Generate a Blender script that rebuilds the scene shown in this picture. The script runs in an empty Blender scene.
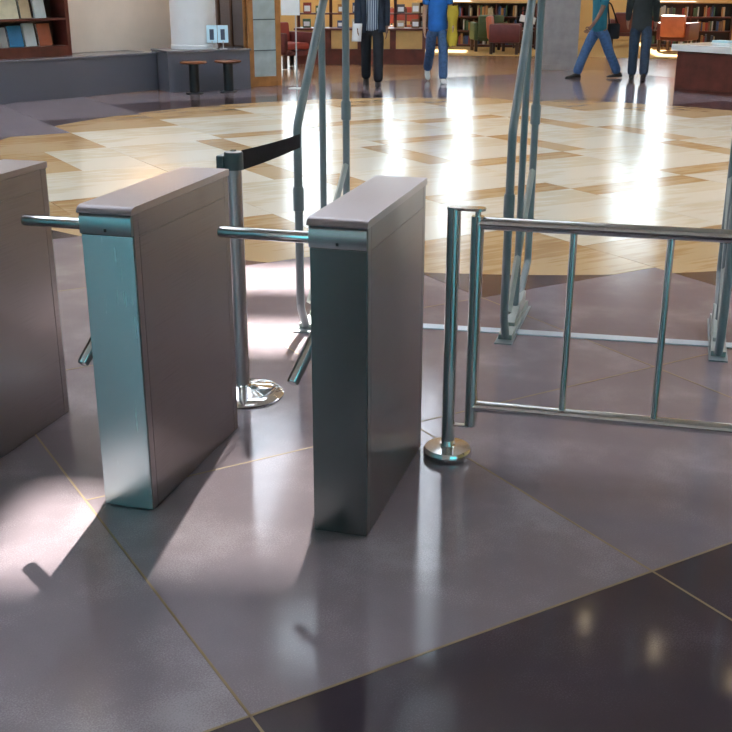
import bpy, bmesh, math, random
from mathutils import Vector, Matrix
random.seed(7)
S = bpy.context.scene
C = S.collection
PI = math.pi
R = math.radians

# ------------------------------------------------------------------ camera
F_PX = 1075.66
CAM_Z = 1.62
PITCH, YAW, ROLL = 0.34489, 0.28011, 0.001235
cam_d = bpy.data.cameras.new('camera'); cam = bpy.data.objects.new('camera', cam_d); C.objects.link(cam)
cam_d.sensor_fit = 'HORIZONTAL'; cam_d.sensor_width = 36.0; cam_d.lens = 36.0 * F_PX / 732.0
cam_d.clip_start = 0.05; cam_d.clip_end = 300
fwd = Vector((-math.sin(YAW)*math.cos(PITCH), math.cos(YAW)*math.cos(PITCH), -math.sin(PITCH)))
rt0 = Vector((math.cos(YAW), math.sin(YAW), 0)); up0 = rt0.cross(fwd)
rt = rt0*math.cos(ROLL) + up0*math.sin(ROLL); up = up0*math.cos(ROLL) - rt0*math.sin(ROLL)
cam.matrix_world = Matrix(((rt.x, up.x, -fwd.x, 0), (rt.y, up.y, -fwd.y, 0), (rt.z, up.z, -fwd.z, CAM_Z), (0, 0, 0, 1)))
S.camera = cam

# ------------------------------------------------------------------ world, sun, exposure
w = bpy.data.worlds.new('world'); S.world = w; w.use_nodes = True
bg = w.node_tree.nodes['Background']
bg.inputs[0].default_value = (0.72, 0.87, 1.0, 1); bg.inputs[1].default_value = 3.6
SUN_AZ, SUN_EL = R(-9.0), R(40)          # azimuth from +Y, negative is left
sun_dir = Vector((math.sin(SUN_AZ)*math.cos(SUN_EL), math.cos(SUN_AZ)*math.cos(SUN_EL), math.sin(SUN_EL)))
sl = bpy.data.lights.new('sun', 'SUN'); sun = bpy.data.objects.new('sun', sl); C.objects.link(sun)
sl.energy = 26.0; sl.angle = R(0.75); sl.color = (1.0, 0.94, 0.87)
sun.location = (0, 0, 40); sun.rotation_euler = sun_dir.to_track_quat('Z', 'Y').to_euler()
S.view_settings.view_transform = 'Standard'; S.view_settings.look = 'None'
S.view_settings.gamma = 1.0; S.view_settings.use_curve_mapping = False
S.view_settings.exposure = 0.75
try:
    S.cycles.use_denoising = True
    S.cycles.max_bounces = 8; S.cycles.transparent_max_bounces = 8
    S.cycles.sample_clamp_indirect = 8.0
    S.cycles.caustics_reflective = False; S.cycles.caustics_refractive = False
except Exception:
    pass

# ------------------------------------------------------------------ helpers
def px_ray(x, y):
    return (fwd*F_PX + rt*(x-366) + up*(366-y)).normalized()
def at(x, y, z=0.0):
    d = px_ray(x, y); t = (z-CAM_Z)/d.z
    return Vector((0, 0, CAM_Z)) + d*t

def tag(o, label=None, cat=None, group=None, kind=None):
    if label: o['label'] = label
    if cat: o['category'] = cat
    if group: o['group'] = group
    if kind: o['kind'] = kind
    return o
def empty(name, loc=(0, 0, 0), rz=0, label=None, cat=None, group=None):
    o = bpy.data.objects.new(name, None); C.objects.link(o)
    o.location = loc; o.rotation_euler = (0, 0, rz); o.empty_display_size = 0.1
    return tag(o, label, cat, group)
def link_mesh(name, me, mat, parent=None, loc=(0, 0, 0), rz=0):
    o = bpy.data.objects.new(name, me); C.objects.link(o)
    if mat and not me.materials: me.materials.append(mat)
    if parent: o.parent = parent
    o.location = loc; o.rotation_euler = (0, 0, rz)
    return o
def obj(name, bm, mat, parent=None, loc=(0, 0, 0), rz=0, smooth=None):
    bmesh.ops.recalc_face_normals(bm, faces=bm.faces[:])
    me = bpy.data.meshes.new(name); bm.to_mesh(me); bm.free()
    if smooth is not None:
        for p in me.polygons: p.use_smooth = True
        try: me.set_sharp_from_angle(angle=R(smooth))
        except Exception: pass
    return link_mesh(name, me, mat, parent, loc, rz)
def nb(): return bmesh.new()
def box(bm, x0, x1, y0, y1, z0, z1, bev=0.0, mtx=None, seg=2):
    m = Matrix.Translation(((x0+x1)/2, (y0+y1)/2, (z0+z1)/2)) @ Matrix.Diagonal((x1-x0, y1-y0, z1-z0, 1))
    r = bmesh.ops.create_cube(bm, size=1, matrix=m)
    vs = r['verts']
    if bev > 0:
        es = list({e for v in vs for e in v.link_edges})
        rr = bmesh.ops.bevel(bm, geom=es, offset=bev, segments=seg, affect='EDGES', profile=0.5)
        vs = list({v for f in rr['faces'] for v in f.verts} | {v for v in vs if v.is_valid})
    if mtx is not None: bmesh.ops.transform(bm, matrix=mtx, verts=vs)
    return bm
def tube(bm, pts, r, n=12, cap=True, flat=1.0):
    """swept tube through pts; r a number or list"""
    pts = [Vector(p) for p in pts]; rs = r if isinstance(r, (list, tuple)) else [r]*len(pts)
    rings = []
    t0 = (pts[1]-pts[0]).normalized()
    ref = Vector((0, 0, 1)) if abs(t0.z) < 0.9 else Vector((1, 0, 0))
    a = t0.cross(ref).normalized()
    for i, p in enumerate(pts):
        if i == 0: t = t0
        elif i == len(pts)-1: t = (pts[i]-pts[i-1]).normalized()
        else: t = ((pts[i]-pts[i-1]).normalized() + (pts[i+1]-pts[i]).normalized()).normalized()
        a = (a - t*a.dot(t)).normalized(); b = t.cross(a)
        rings.append([bm.verts.new(p + (a*math.cos(2*PI*k/n) + b*math.sin(2*PI*k/n)*flat)*rs[i]) for k in range(n)])
    for i in range(len(rings)-1):
        for k in range(n):
            bm.faces.new((rings[i][k], rings[i][(k+1) % n], rings[i+1][(k+1) % n], rings[i+1][k]))
    if cap:
        bm.faces.new(rings[0][::-1]); bm.faces.new(rings[-1])
    return bm
def lathe(bm, prof, n=32, c=(0, 0)):
    rings = []
    for (r, z) in prof:
        if r < 1e-6: rings.append([bm.verts.new((c[0], c[1], z))])
        else: rings.append([bm.verts.new((c[0]+r*math.cos(2*PI*k/n), c[1]+r*math.sin(2*PI*k/n), z)) for k in range(n)])
    for i in range(len(rings)-1):
        A, B = rings[i], rings[i+1]
        for k in range(n):
            k2 = (k+1) % n
            if len(A) == 1 and len(B) == 1: continue
            if len(A) == 1: bm.faces.new((A[0], B[k], B[k2]))
            elif len(B) == 1: bm.faces.new((A[k], A[k2], B[0]))
            else: bm.faces.new((A[k], A[k2], B[k2], B[k]))
    return bm
def prism(bm, poly, z0, z1):
    a = [bm.verts.new((p[0], p[1], z0)) for p in poly]; b = [bm.verts.new((p[0], p[1], z1)) for p in poly]
    bm.faces.new(a[::-1]); bm.faces.new(b)
    n = len(poly)
    for k in range(n): bm.faces.new((a[k], a[(k+1) % n], b[(k+1) % n], b[k]))
    return bm
def prism_x(bm, poly, x0, x1):
    """poly in (y,z), extruded along x"""
    a = [bm.verts.new((x0, p[0], p[1])) for p in poly]; b = [bm.verts.new((x1, p[0], p[1])) for p in poly]
    bm.faces.new(a[::-1]); bm.faces.new(b)
    n = len(poly)
    for k in range(n): bm.faces.new((a[k], a[(k+1) % n], b[(k+1) % n], b[k]))
    return bm
def round_pts(pts, rad, n=5):
    """round the inner corners of a 3D polyline"""
    pts = [Vector(p) for p in pts]; out = [pts[0]]
    for i in range(1, len(pts)-1):
        a, b, c = pts[i-1], pts[i], pts[i+1]
        r1 = min(rad, (a-b).length*0.45); r2 = min(rad, (c-b).length*0.45)
        p0 = b + (a-b).normalized()*r1; p2 = b + (c-b).normalized()*r2
        for k in range(n+1):
            t = k/n; out.append(p0*(1-t)**2 + b*2*t*(1-t) + p2*t*t)
    out.append(pts[-1]); return out

# ------------------------------------------------------------------ materials
MATS = {}
def newmat(name):
    m = bpy.data.materials.new(name); m.use_nodes = True
    nt = m.node_tree; b = nt.nodes['Principled BSDF']; MATS[name] = m
    return m, nt, b
def N(nt, typ, **kw):
    n = nt.nodes.new(typ)
    for k, v in kw.items(): setattr(n, k, v)
    return n
def coords(nt, scale=(1, 1, 1), rot=(0, 0, 0), kind='Object'):
    tc = N(nt, 'ShaderNodeTexCoord'); mp = N(nt, 'ShaderNodeMapping')
    nt.links.new(tc.outputs[kind], mp.inputs[0])
    mp.inputs['Scale'].default_value = scale; mp.inputs['Rotation'].default_value = rot
    return mp.outputs[0]
def ramp(nt, fac, stops):
    r = N(nt, 'ShaderNodeValToRGB'); nt.links.new(fac, r.inputs[0])
    el = r.color_ramp.elements
    while len(el) < len(stops): el.new(0.5)
    for e, (p, c) in zip(el, stops): e.position = p; e.color = (*c, 1)
    return r.outputs[0]
def noise(nt, vec, scale, detail=4, rough=0.55):
    n = N(nt, 'ShaderNodeTexNoise'); nt.links.new(vec, n.inputs['Vector'])
    n.inputs['Scale'].default_value = scale; n.inputs['Detail'].default_value = detail; n.inputs['Roughness'].default_value = rough
    return n.outputs[0]
def plain(name, col, rough=0.5, metal=0.0, var=0.12, scale=6.0, spec=0.5, emit=None, estr=0):
    m, nt, b = newmat(name)
    v = coords(nt)
    f = noise(nt, v, scale)
    lo = tuple(c*(1-var) for c in col); hi = tuple(min(1, c*(1+var)) for c in col)
    nt.links.new(ramp(nt, f, [(0.3, lo), (0.7, hi)]), b.inputs['Base Color'])
    b.inputs['Roughness'].default_value = rough; b.inputs['Metallic'].default_value = metal
    b.inputs['Specular IOR Level'].default_value = spec
    if emit:
        b.inputs['Emission Color'].default_value = (*emit, 1); b.inputs['Emission Strength'].default_value = estr
    return m
def piece_random(nt, lo, hi):
    oi = N(nt, 'ShaderNodeObjectInfo'); mr = N(nt, 'ShaderNodeMapRange')
    nt.links.new(oi.outputs['Random'], mr.inputs[0])
    mr.inputs['To Min'].default_value = lo; mr.inputs['To Max'].default_value = hi
    return mr.outputs[0]
def mulcol(nt, col, val):
    h = N(nt, 'ShaderNodeHueSaturation'); nt.links.new(col, h.inputs['Color']); nt.links.new(val, h.inputs['Value'])
    return h.outputs[0]
def terrazzo(name, base, chip, rough):
    m, nt, b = newmat(name)
    v = coords(nt)
    vo = N(nt, 'ShaderNodeTexVoronoi'); nt.links.new(v, vo.inputs['Vector']); vo.inputs['Scale'].default_value = 160
    f = noise(nt, v, 2.2, 5); f2 = noise(nt, v, 220, 2)
    mix = N(nt, 'ShaderNodeMath', operation='ADD'); nt.links.new(f, mix.inputs[0])
    mm = N(nt, 'ShaderNodeMath', operation='MULTIPLY'); nt.links.new(f2, mm.inputs[0]); mm.inputs[1].default_value = 0.5
    nt.links.new(mm.outputs[0], mix.inputs[1])
    col = ramp(nt, mix.outputs[0], [(0.5, tuple(c*0.86 for c in base)), (0.78, base), (0.95, chip)])
    nt.links.new(mulcol(nt, col, piece_random(nt, 0.95, 1.05)), b.inputs['Base Color'])
    fr = noise(nt, v, 5, 4)
    rr = N(nt, 'ShaderNodeMapRange'); nt.links.new(fr, rr.inputs[0])
    rr.inputs['To Min'].default_value = rough*0.8; rr.inputs['To Max'].default_value = rough*1.25
    nt.links.new(rr.outputs[0], b.inputs['Roughness'])
    return m
def stone(name, a, bcol, cvein, rough, stretch=(1.2, 9, 4), rotz=0.0):
    m, nt, b = newmat(name)
    v = coords(nt, stretch, (0, 0, rotz)); f = noise(nt, v, 1.4, 6, 0.6)
    v2 = coords(nt); f2 = noise(nt, v2, 0.8, 4)
    mx = N(nt, 'ShaderNodeMath', operation='ADD'); nt.links.new(f, mx.inputs[0]); nt.links.new(f2, mx.inputs[1])
    col = ramp(nt, mx.outputs[0], [(0.72, cvein), (0.95, a), (1.25, bcol)])
    nt.links.new(mulcol(nt, col, piece_random(nt, 0.95, 1.04)), b.inputs['Base Color'])
    b.inputs['Roughness'].default_value = rough
    return m
def brushed(name, col, rough=0.3, stretch=(2, 60, 60), var=0.12, aniso=0.5, rough_var=0.25):
    m, nt, b = newmat(name)
    v = coords(nt, stretch); f = noise(nt, v, 3, 5, 0.65)
    v2 = coords(nt); f2 = noise(nt, v2, 3.5, 4)
    mx = N(nt, 'ShaderNodeMath', operation='ADD'); nt.links.new(f, mx.inputs[0]); nt.links.new(f2, mx.inputs[1])
    nt.links.new(ramp(nt, mx.outputs[0], [(0.7, tuple(c*(1-var) for c in col)), (1.3, tuple(min(1, c*(1+var)) for c in col))]), b.inputs['Base Color'])
    b.inputs['Metallic'].default_value = 1.0
    rr = N(nt, 'ShaderNodeMapRange'); nt.links.new(mx.outputs[0], rr.inputs[0]); rr.inputs['From Min'].default_value = 0.6; rr.inputs['From Max'].default_value = 1.4
    rr.inputs['To Min'].default_value = rough*(1-rough_var); rr.inputs['To Max'].default_value = rough*(1+rough_var)
    nt.links.new(rr.outputs[0], b.inputs['Roughness'])
    return m
def pane_mat(name, col):
    m = bpy.data.materials.new(name); m.use_nodes = True; nt = m.node_tree
    nt.nodes.remove(nt.nodes['Principled BSDF']); out = nt.nodes['Material Output']
    t = N(nt, 'ShaderNodeBsdfTransparent'); t.inputs[0].default_value = (*col, 1)
    g = N(nt, 'ShaderNodeBsdfGlossy'); g.inputs['Roughness'].default_value = 0.03; g.inputs[0].default_value = (1, 1, 1, 1)
    mx = N(nt, 'ShaderNodeMixShader'); mx.inputs[0].default_value = 0.07
    nt.links.new(t.outputs[0], mx.inputs[1]); nt.links.new(g.outputs[0], mx.inputs[2]); nt.links.new(mx.outputs[0], out.inputs[0])
    MATS[name] = m; return m
def frosted_mat(name, col):
    m = bpy.data.materials.new(name); m.use_nodes = True; nt = m.node_tree
    nt.nodes.remove(nt.nodes['Principled BSDF']); out = nt.nodes['Material Output']
    t = N(nt, 'ShaderNodeBsdfTranslucent'); t.inputs[0].default_value = (*col, 1)
    d = N(nt, 'ShaderNodeBsdfDiffuse'); d.inputs[0].default_value = (0.8, 0.8, 0.8, 1)
    mx = N(nt, 'ShaderNodeMixShader'); mx.inputs[0].default_value = 0.25
    nt.links.new(t.outputs[0], mx.inputs[1]); nt.links.new(d.outputs[0], mx.inputs[2]); nt.links.new(mx.outputs[0], out.inputs[0])
    MATS[name] = m; return m

terrazzo('terrazzo', (0.245, 0.198, 0.220), (0.34, 0.29, 0.31), 0.12)
terrazzo('terrazzo_dark', (0.050, 0.036, 0.048), (0.085, 0.065, 0.085), 0.085)
terrazzo('terrazzo_brown', (0.075, 0.046, 0.052), (0.11, 0.075, 0.08), 0.14)
stone('cream_stone', (0.76, 0.66, 0.49), (0.81, 0.74, 0.60), (0.70, 0.59, 0.41), 0.17, (1.0, 7, 3))
stone('tan_stone', (0.50, 0.31, 0.14), (0.58, 0.40, 0.21), (0.42, 0.24, 0.10), 0.18, (1.0, 10, 4))
stone('library_floor', (0.27, 0.13, 0.06), (0.36, 0.19, 0.09), (0.18, 0.08, 0.04), 0.2, (1.0, 6, 3))
plain('carpet', (0.50, 0.33, 0.13), 0.95, var=0.2, scale=30, spec=0.1)
plain('brass', (0.24, 0.16, 0.075), 0.5, 0.2, var=0.2)
plain('grout', (0.10, 0.085, 0.085), 0.8)
brushed('steel_side', (0.30, 0.28, 0.285), 0.33, (3, 1.2, 90), 0.08, rough_var=0.1)
brushed('steel_front', (0.47, 0.54, 0.55), 0.27, (70, 70, 1.5), 0.015, rough_var=0.025)
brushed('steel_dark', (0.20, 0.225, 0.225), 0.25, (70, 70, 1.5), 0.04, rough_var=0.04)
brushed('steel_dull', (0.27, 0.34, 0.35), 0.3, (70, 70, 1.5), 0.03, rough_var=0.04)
brushed('steel_cap', (0.42, 0.39, 0.41), 0.34, (60, 1.5, 60), 0.06, rough_var=0.1)
brushed('steel_tube', (0.62, 0.64, 0.64), 0.14, (40, 40, 3), 0.08)
brushed('chrome', (0.80, 0.81, 0.82), 0.07, (2, 2, 2), 0.03)
plain('threshold_metal', (0.62, 0.72, 0.80), 0.3, 0.35, var=0.05)  # bluish-white sky reflection put into the base colour
plain('seam', (0.04, 0.04, 0.04), 0.6)
plain('pedestal_grey', (0.25, 0.285, 0.30), 0.35, 0.0, var=0.06)
plain('pedestal_light', (0.40, 0.42, 0.39), 0.35, 0.0, var=0.06)
plain('pedestal_dark', (0.09, 0.11, 0.12), 0.4, 0.0)
plain('black_plastic', (0.015, 0.015, 0.017), 0.4)
plain('belt_black', (0.010, 0.009, 0.012), 0.85, var=0.3, scale=60, spec=0.15)
plain('granite', (0.125, 0.130, 0.160), 0.32, var=0.4, scale=90)
plain('granite_top', (0.17, 0.165, 0.185), 0.25, var=0.3, scale=90)
plain('plaster_white', (0.78, 0.74, 0.70), 0.8, var=0.04, scale=2)
plain('plaster_cream', (0.78, 0.69, 0.60), 0.8, var=0.05, scale=2)
plain('plaster_yellow', (0.70, 0.50, 0.22), 0.75, var=0.06, scale=2)
plain('ceiling_white', (0.62, 0.60, 0.58), 0.85, var=0.03, scale=2)
plain('column_white', (0.80, 0.82, 0.84), 0.6, var=0.03, scale=3)
plain('concrete', (0.33, 0.31, 0.31), 0.7, var=0.14, scale=5)
plain('mahogany', (0.125, 0.032, 0.022), 0.35, var=0.35, scale=4)
plain('dark_wood', (0.06, 0.028, 0.02), 0.4, var=0.35, scale=4)
plain('seat_wood', (0.24, 0.085, 0.035), 0.25, var=0.2)
plain('oak', (0.42, 0.19, 0.06), 0.4, var=0.25, scale=5)
plain('tan_panel', (0.55, 0.36, 0.14), 0.5, var=0.12, scale=4)
plain('white_top', (0.80, 0.80, 0.79), 0.12, var=0.03)
plain('paper', (0.85, 0.88, 0.90), 0.6, var=0.03)
plain('paper_blue', (0.55, 0.80, 0.92), 0.5, var=0.05)
plain('ink', (0.05, 0.07, 0.12), 0.6)
plain('leather_red', (0.32, 0.055, 0.04), 0.45, var=0.15)
plain('leather_maroon', (0.13, 0.03, 0.028), 0.4, var=0.15)
plain('leather_orange', (0.46, 0.13, 0.06), 0.45, var=0.15)
plain('leather_green', (0.06, 0.10, 0.045), 0.5, var=0.2)
plain('skin', (0.48, 0.29, 0.20), 0.55, var=0.06)
plain('skin_deep', (0.20, 0.11, 0.075), 0.55, var=0.06)
plain('hair', (0.02, 0.014, 0.01), 0.5, var=0.3, scale=30)
plain('denim', (0.055, 0.125, 0.27), 0.85, var=0.25, scale=25)
plain('denim_dark', (0.03, 0.055, 0.095), 0.85, var=0.25, scale=25)
plain('black_cloth', (0.012, 0.015, 0.022), 0.85, var=0.3)
plain('navy_cloth', (0.018, 0.03, 0.055), 0.85, var=0.3)
plain('blue_cloth', (0.02, 0.17, 0.58), 0.8, var=0.15)
plain('teal_cloth', (0.015, 0.17, 0.24), 0.8, var=0.15)
plain('yellow_cloth', (0.56, 0.42, 0.04), 0.8, var=0.15)
plain('charcoal_cloth', (0.022, 0.028, 0.03), 0.85, var=0.3)
plain('shoe_dark', (0.012, 0.011, 0.012), 0.4)
plain('shoe_white', (0.75, 0.75, 0.72), 0.5)
plain('steel_paint', (0.55, 0.57, 0.58), 0.35, 0.2)
plain('glass_panel', (0.46, 0.54, 0.55), 0.15, 0.0, var=0.1)
pane_mat('clear_glass', (0.96, 0.98, 0.98)); pane_mat('grey_glass', (0.94, 0.93, 0.90)); pane_mat('teal_glass', (0.34, 0.70, 0.71)); frosted_mat('frosted_glass', (0.87, 0.90, 0.95))
def striped(name, a, b_, scale):
    m, nt, b = newmat(name)
    wv = N(nt, 'ShaderNodeTexWave', wave_type='BANDS', bands_direction='X'); nt.links.new(coords(nt), wv.inputs['Vector'])
    wv.inputs['Scale'].default_value = scale; wv.inputs['Distortion'].default_value = 0.6
    nt.links.new(ramp(nt, wv.outputs[0], [(0.35, a), (0.6, b_)]), b.inputs['Base Color']); b.inputs['Roughness'].default_value = 0.8
    return m
striped('striped_cloth', (0.03, 0.07, 0.15), (0.42, 0.50, 0.58), 9)
def lampmat(name, col, s):
    m, nt, b = newmat(name); b.inputs['Emission Color'].default_value = (*col, 1); b.inputs['Emission Strength'].default_value = s
    return m
lampmat('lamp_warm', (1.0, 0.80, 0.50), 16.0)
M = MATS

# ------------------------------------------------------------------ room shell
X0, X1, Y0, Y1, ZC = -17.0, 13.0, -4.5, 33.0, 9.0

# --- floor: base slab with every panel, tile and divider strip as a piece of it
bm = nb(); box(bm, X0, X1, Y0, Y1, -0.30, -0.006)
floor = obj('floor', bm, M['grout']); tag(floor, kind='structure')
GCU, GCV, GS, GA = 0.8361, 1.9343, 1.2839, 0.8164
gc, gs = math.cos(GA), math.sin(GA)
def g2w(u, v):
    a, b = GCU+GS*u, GCV+GS*v
    return (a*gc - b*gs, a*gs + b*gc)
UC, VC, RC = 4.5, 5.5, 3.92            # the round inlay: centre and radius in grid units
def cream_in(a, b):
    a, b = abs(a), abs(b)
    return any(a < p and b < q for p, q in ((.5, 3.5), (1.5, 3), (2.5, 2.5), (3, 1.5), (3.5, .5)))
def dark_in(a, b):
    a, b = abs(a), abs(b)
    return any(a < p and b < q for p, q in ((1.5, 4.5), (2.5, 3.5), (3.5, 2.5), (4.5, 1.5)))
def strip_in(a, b):
    for p, q in ((abs(a), abs(b)), (abs(b), abs(a))):
        if p < .5 and .5 < q < .75: return True
        if p < .5 and 1.75 < q < 2.0: return True
        if .5 < p < 1.5 and 1.5 < q < 1.75: return True
    return False
def label_at(u, v):
    a, b = u-UC, v-VC
    if cream_in(a, b): return 'strip' if strip_in(a, b) else 'cream'
    if dark_in(a, b): return 'ring'                     # tan inside the circle, brown outside
    if v < 0: return 'near'
    if v > 11 or u > 10.75: return 'lib'
    return 'terr'
def clip_half(poly, px, py, nx, ny):
    out = []
    for i in range(len(poly)):
        A, B = poly[i], poly[(i+1) % len(poly)]
        da = (A[0]-px)*nx + (A[1]-py)*ny; db = (B[0]-px)*nx + (B[1]-py)*ny
        if da >= 0: out.append(A)
        if (da > 0) != (db > 0) and abs(da-db) > 1e-12:
            t = da/(da-db); out.append((A[0]+(B[0]-A[0])*t, A[1]+(B[1]-A[1])*t))
    return out
NSEG = 96
def clip_disc(poly):
    for k in range(NSEG):
        th = 2*PI*(k+.5)/NSEG; rr = RC*math.cos(PI/NSEG)
        poly = clip_half(poly, UC+rr*math.cos(th), VC+rr*math.sin(th), -math.cos(th), -math.sin(th))
        if len(poly) < 3: return []
    return poly
def area(p):
    return abs(sum(p[i][0]*p[(i+1) % len(p)][1]-p[(i+1) % len(p)][0]*p[i][1] for i in range(len(p))))/2
def outside_slices(poly):
    res = []
    for k in range(NSEG):
        t0, t1 = 2*PI*k/NSEG, 2*PI*(k+1)/NSEG; tm = (t0+t1)/2; rr = RC*math.cos(PI/NSEG)
        q = clip_half(poly, UC, VC, -math.sin(t0), math.cos(t0)); q = clip_half(q, UC, VC, math.sin(t1), -math.cos(t1)) if len(q) > 2 else []
        q = clip_half(q, UC+rr*math.cos(tm), VC+rr*math.sin(tm), math.cos(tm), math.sin(tm)) if len(q) > 2 else []
        if len(q) > 2 and area(q) > 1e-6: res.append(q)
    return res
def floor_piece(name, polys, mat, z=0.0, gap=0.0):
    bm = nb()
    allp = [g2w(*p) for q in polys for p in q]
    cx = sum(p[0] for p in allp)/len(allp); cy = sum(p[1] for p in allp)/len(allp)
    for q in polys:
        pts = [g2w(*p) for p in q]
        if len(polys) == 1 and gap:
            sc = []
            for p in q:
                mu = sum(k[0] for k in q)/len(q); mv = sum(k[1] for k in q)/len(q)
                su = max(abs(k[0]-mu) for k in q); sv = max(abs(k[1]-mv) for k in q)
                sc.append((mu+(p[0]-mu)*(1-gap/su), mv+(p[1]-mv)*(1-gap/sv)))
            pts = [g2w(*p) for p in sc]
        prism(bm, [(p[0]-cx, p[1]-cy) for p in pts], -0.02, z)
    bmesh.ops.rotate(bm, verts=bm.verts[:], matrix=Matrix.Rotation(-GA, 3, 'Z'))
    o = obj(name, bm, mat, floor, (cx, cy, 0), GA)
    return o
def visible(u, v, marg=2.2):
    x, y = g2w(u, v)
    if not (X0+.2 < x < X1-.2 and Y0 < y < Y1): return False
    az = math.atan2(x, y) + YAW if y > 0 else 9
    if math.hypot(x, y) < 2.6: return abs(x) < 3
    return abs(az) < 0.36 + marg/math.hypot(x, y) and y < 26
STEP = 0.25
GAP_T, GAP_S = 0.0030, 0.0014
for iu in range(-5, 16):
    for iv in range(-5, 20):
        if not visible(iu+.5, iv+.5): continue
        # label the sixteen quarter cells and merge them to rectangles
        lab = [[label_at(iu+(i+.5)*STEP, iv+(j+.5)*STEP) for j in range(4)] for i in range(4)]
        used = [[False]*4 for _ in range(4)]
        for i in range(4):
            for j in range(4):
                if used[i][j]: continue
                L = lab[i][j]; j1 = j
                while j1+1 < 4 and lab[i][j1+1] == L and not used[i][j1+1]: j1 += 1
                i1 = i
                while i1+1 < 4 and all(lab[i1+1][k] == L and not used[i1+1][k] for k in range(j, j1+1)): i1 += 1
                for p in range(i, i1+1):
                    for k in range(j, j1+1): used[p][k] = True
                u0, u1 = iu+i*STEP, iu+(i1+1)*STEP; v0, v1 = iv+j*STEP, iv+(j1+1)*STEP
                q = [(u0, v0), (u1, v0), (u1, v1), (u0, v1)]
                if L == 'terr' and iu < 0 and iv == 1: continue      # one long panel here, no joint
                if L == 'terr' and iu < 0 and iv == 0: q = [(u0, 0), (u1, 0), (u1, 2), (u0, 2)]
                if L == 'terr': floor_piece('terrazzo_panel', [q], M['terrazzo'], gap=GAP_T)
                elif L == 'near': floor_piece('dark_terrazzo_panel', [q], M['terrazzo_dark'], gap=GAP_T)
                elif L == 'cream': floor_piece('cream_tile', [q], M['cream_stone'], gap=GAP_S)
                elif L == 'strip': floor_piece('tan_tile', [q], M['tan_stone'], gap=GAP_S)
                elif L == 'lib': floor_piece('polished_floor_panel', [q], M['library_floor'], gap=GAP_S)
                else:
                    i_ = clip_disc(q)
                    if len(i_) > 2 and area(i_) > 1e-4: floor_piece('tan_tile', [i_], M['tan_stone'], gap=GAP_S)
                    o_ = outside_slices(q)
                    if o_: floor_piece('brown_terrazzo_panel', o_, M['terrazzo_brown'])
# the floor outside the pictured wedge, one sheet just below the panels
bm = nb(); box(bm, X0, X1, Y0, Y1, -0.0055, -0.004)
tag(obj('floor_surround', bm, M['terrazzo'], floor), kind='stuff')
# brass divider strips on the terrazzo grid near the barrier
def brass(u0, v0, u1, v1):
    a, b = Vector((*g2w(u0, v0), 0)), Vector((*g2w(u1, v1), 0)); d = b-a
    bm = nb(); box(bm, 0, d.length, -0.0036, 0.0036, -0.02, 0.0006)
    obj('brass_strip', bm, M['brass'], floor, a, math.atan2(d.y, d.x))
for k in range(-2, 5):
    for j in range(-2, 5):
        if visible(k, j+.5, .6) and label_at(k-.05, j+.5) in ('terr', 'near') and label_at(k+.05, j+.5) in ('terr', 'near'): brass(k, j, k, j+1)
        if visible(k+.5, j, .6) and label_at(k+.5, j-.05) in ('terr', 'near') and label_at(k+.5, j+.05) in ('terr', 'near') and not (j == 1 and k < 0): brass(k, j, k+1, j)
# library carpet beyond the polished floor
bm = nb(); ccx, ccy = g2w(UC, VC); poly = []
for k in range(25):
    th = R(38) + R(104)*k/24; poly.append((ccx+14.3*math.cos(th), ccy+14.3*math.sin(th)))
poly = [p for p in poly if X0 < p[0] < X1]
prism(bm, poly + [(X0+.3, Y1-.3), (X1-.3, Y1-.3)][::1], 0.0, 0.006) if False else None
pl = poly[:] ; pl = [(X1-.3, pl[0][1])] + pl + [(X0+.3, pl[-1][1]), (X0+.3, Y1-.05), (X1-.3, Y1-.05)]
prism(bm, pl, -0.02, 0.008)
tag(obj('library_carpet', bm, M['carpet']), 'golden yellow carpet under the bookcases and armchairs', 'carpet')

# --- walls
def wall(name, bm, mat): return tag(obj(name, bm, mat), kind='structure')
bm = nb(); box(bm, X0-.3, X0, Y0-.3, Y1+.3, -.3, ZC); wall('wall_left', bm, M['plaster_white'])
bm = nb(); box(bm, X1, X1+.3, Y0-.3, Y1+.3, -.3, ZC); wall('wall_right', bm, M['plaster_yellow'])
# far wall: sill, piers and head around tall windows
wins = [(-12.6, -10.6), (-9.6, -8.2), (-7.3, -6.1), (-4.15, -3.75), (-1.9, -.4), (1.7, 3.2), (5, 8)]
WZ0, WZ1 = 1.35, 6.4
bm = nb(); box(bm, X0, X1, Y1, Y1+.3, -.3, WZ0); box(bm, X0, X1, Y1, Y1+.3, WZ1, ZC)
e = X0
for a, b in wins + [(X1, X1)]:
    if a > e: box(bm, e, a, Y1, Y1+.3, WZ0, WZ1)
    e = b
wall('wall_far', bm, M['plaster_yellow'])
wn = 0
for a, b in wins:
    wn += 1
    root = empty('window_%d' % wn, (0, 0, 0)); root['kind'] = 'structure'
    bm = nb(); box(bm, a, b, Y1+.14, Y1+.15, WZ0, WZ1); obj('pane', bm, M['grey_glass'], root)
    bm = nb()
    for x in (a, b-.06): box(bm, x, x+.06, Y1+.06, Y1+.24, WZ0, WZ1)
    for z in (WZ0, 3.2, WZ1-.06): box(bm, a+.06, b-.06, Y1+.07, Y1+.23, z, z+.06)
    obj('window_frame', bm, M['dark_wood'], root)
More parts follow.
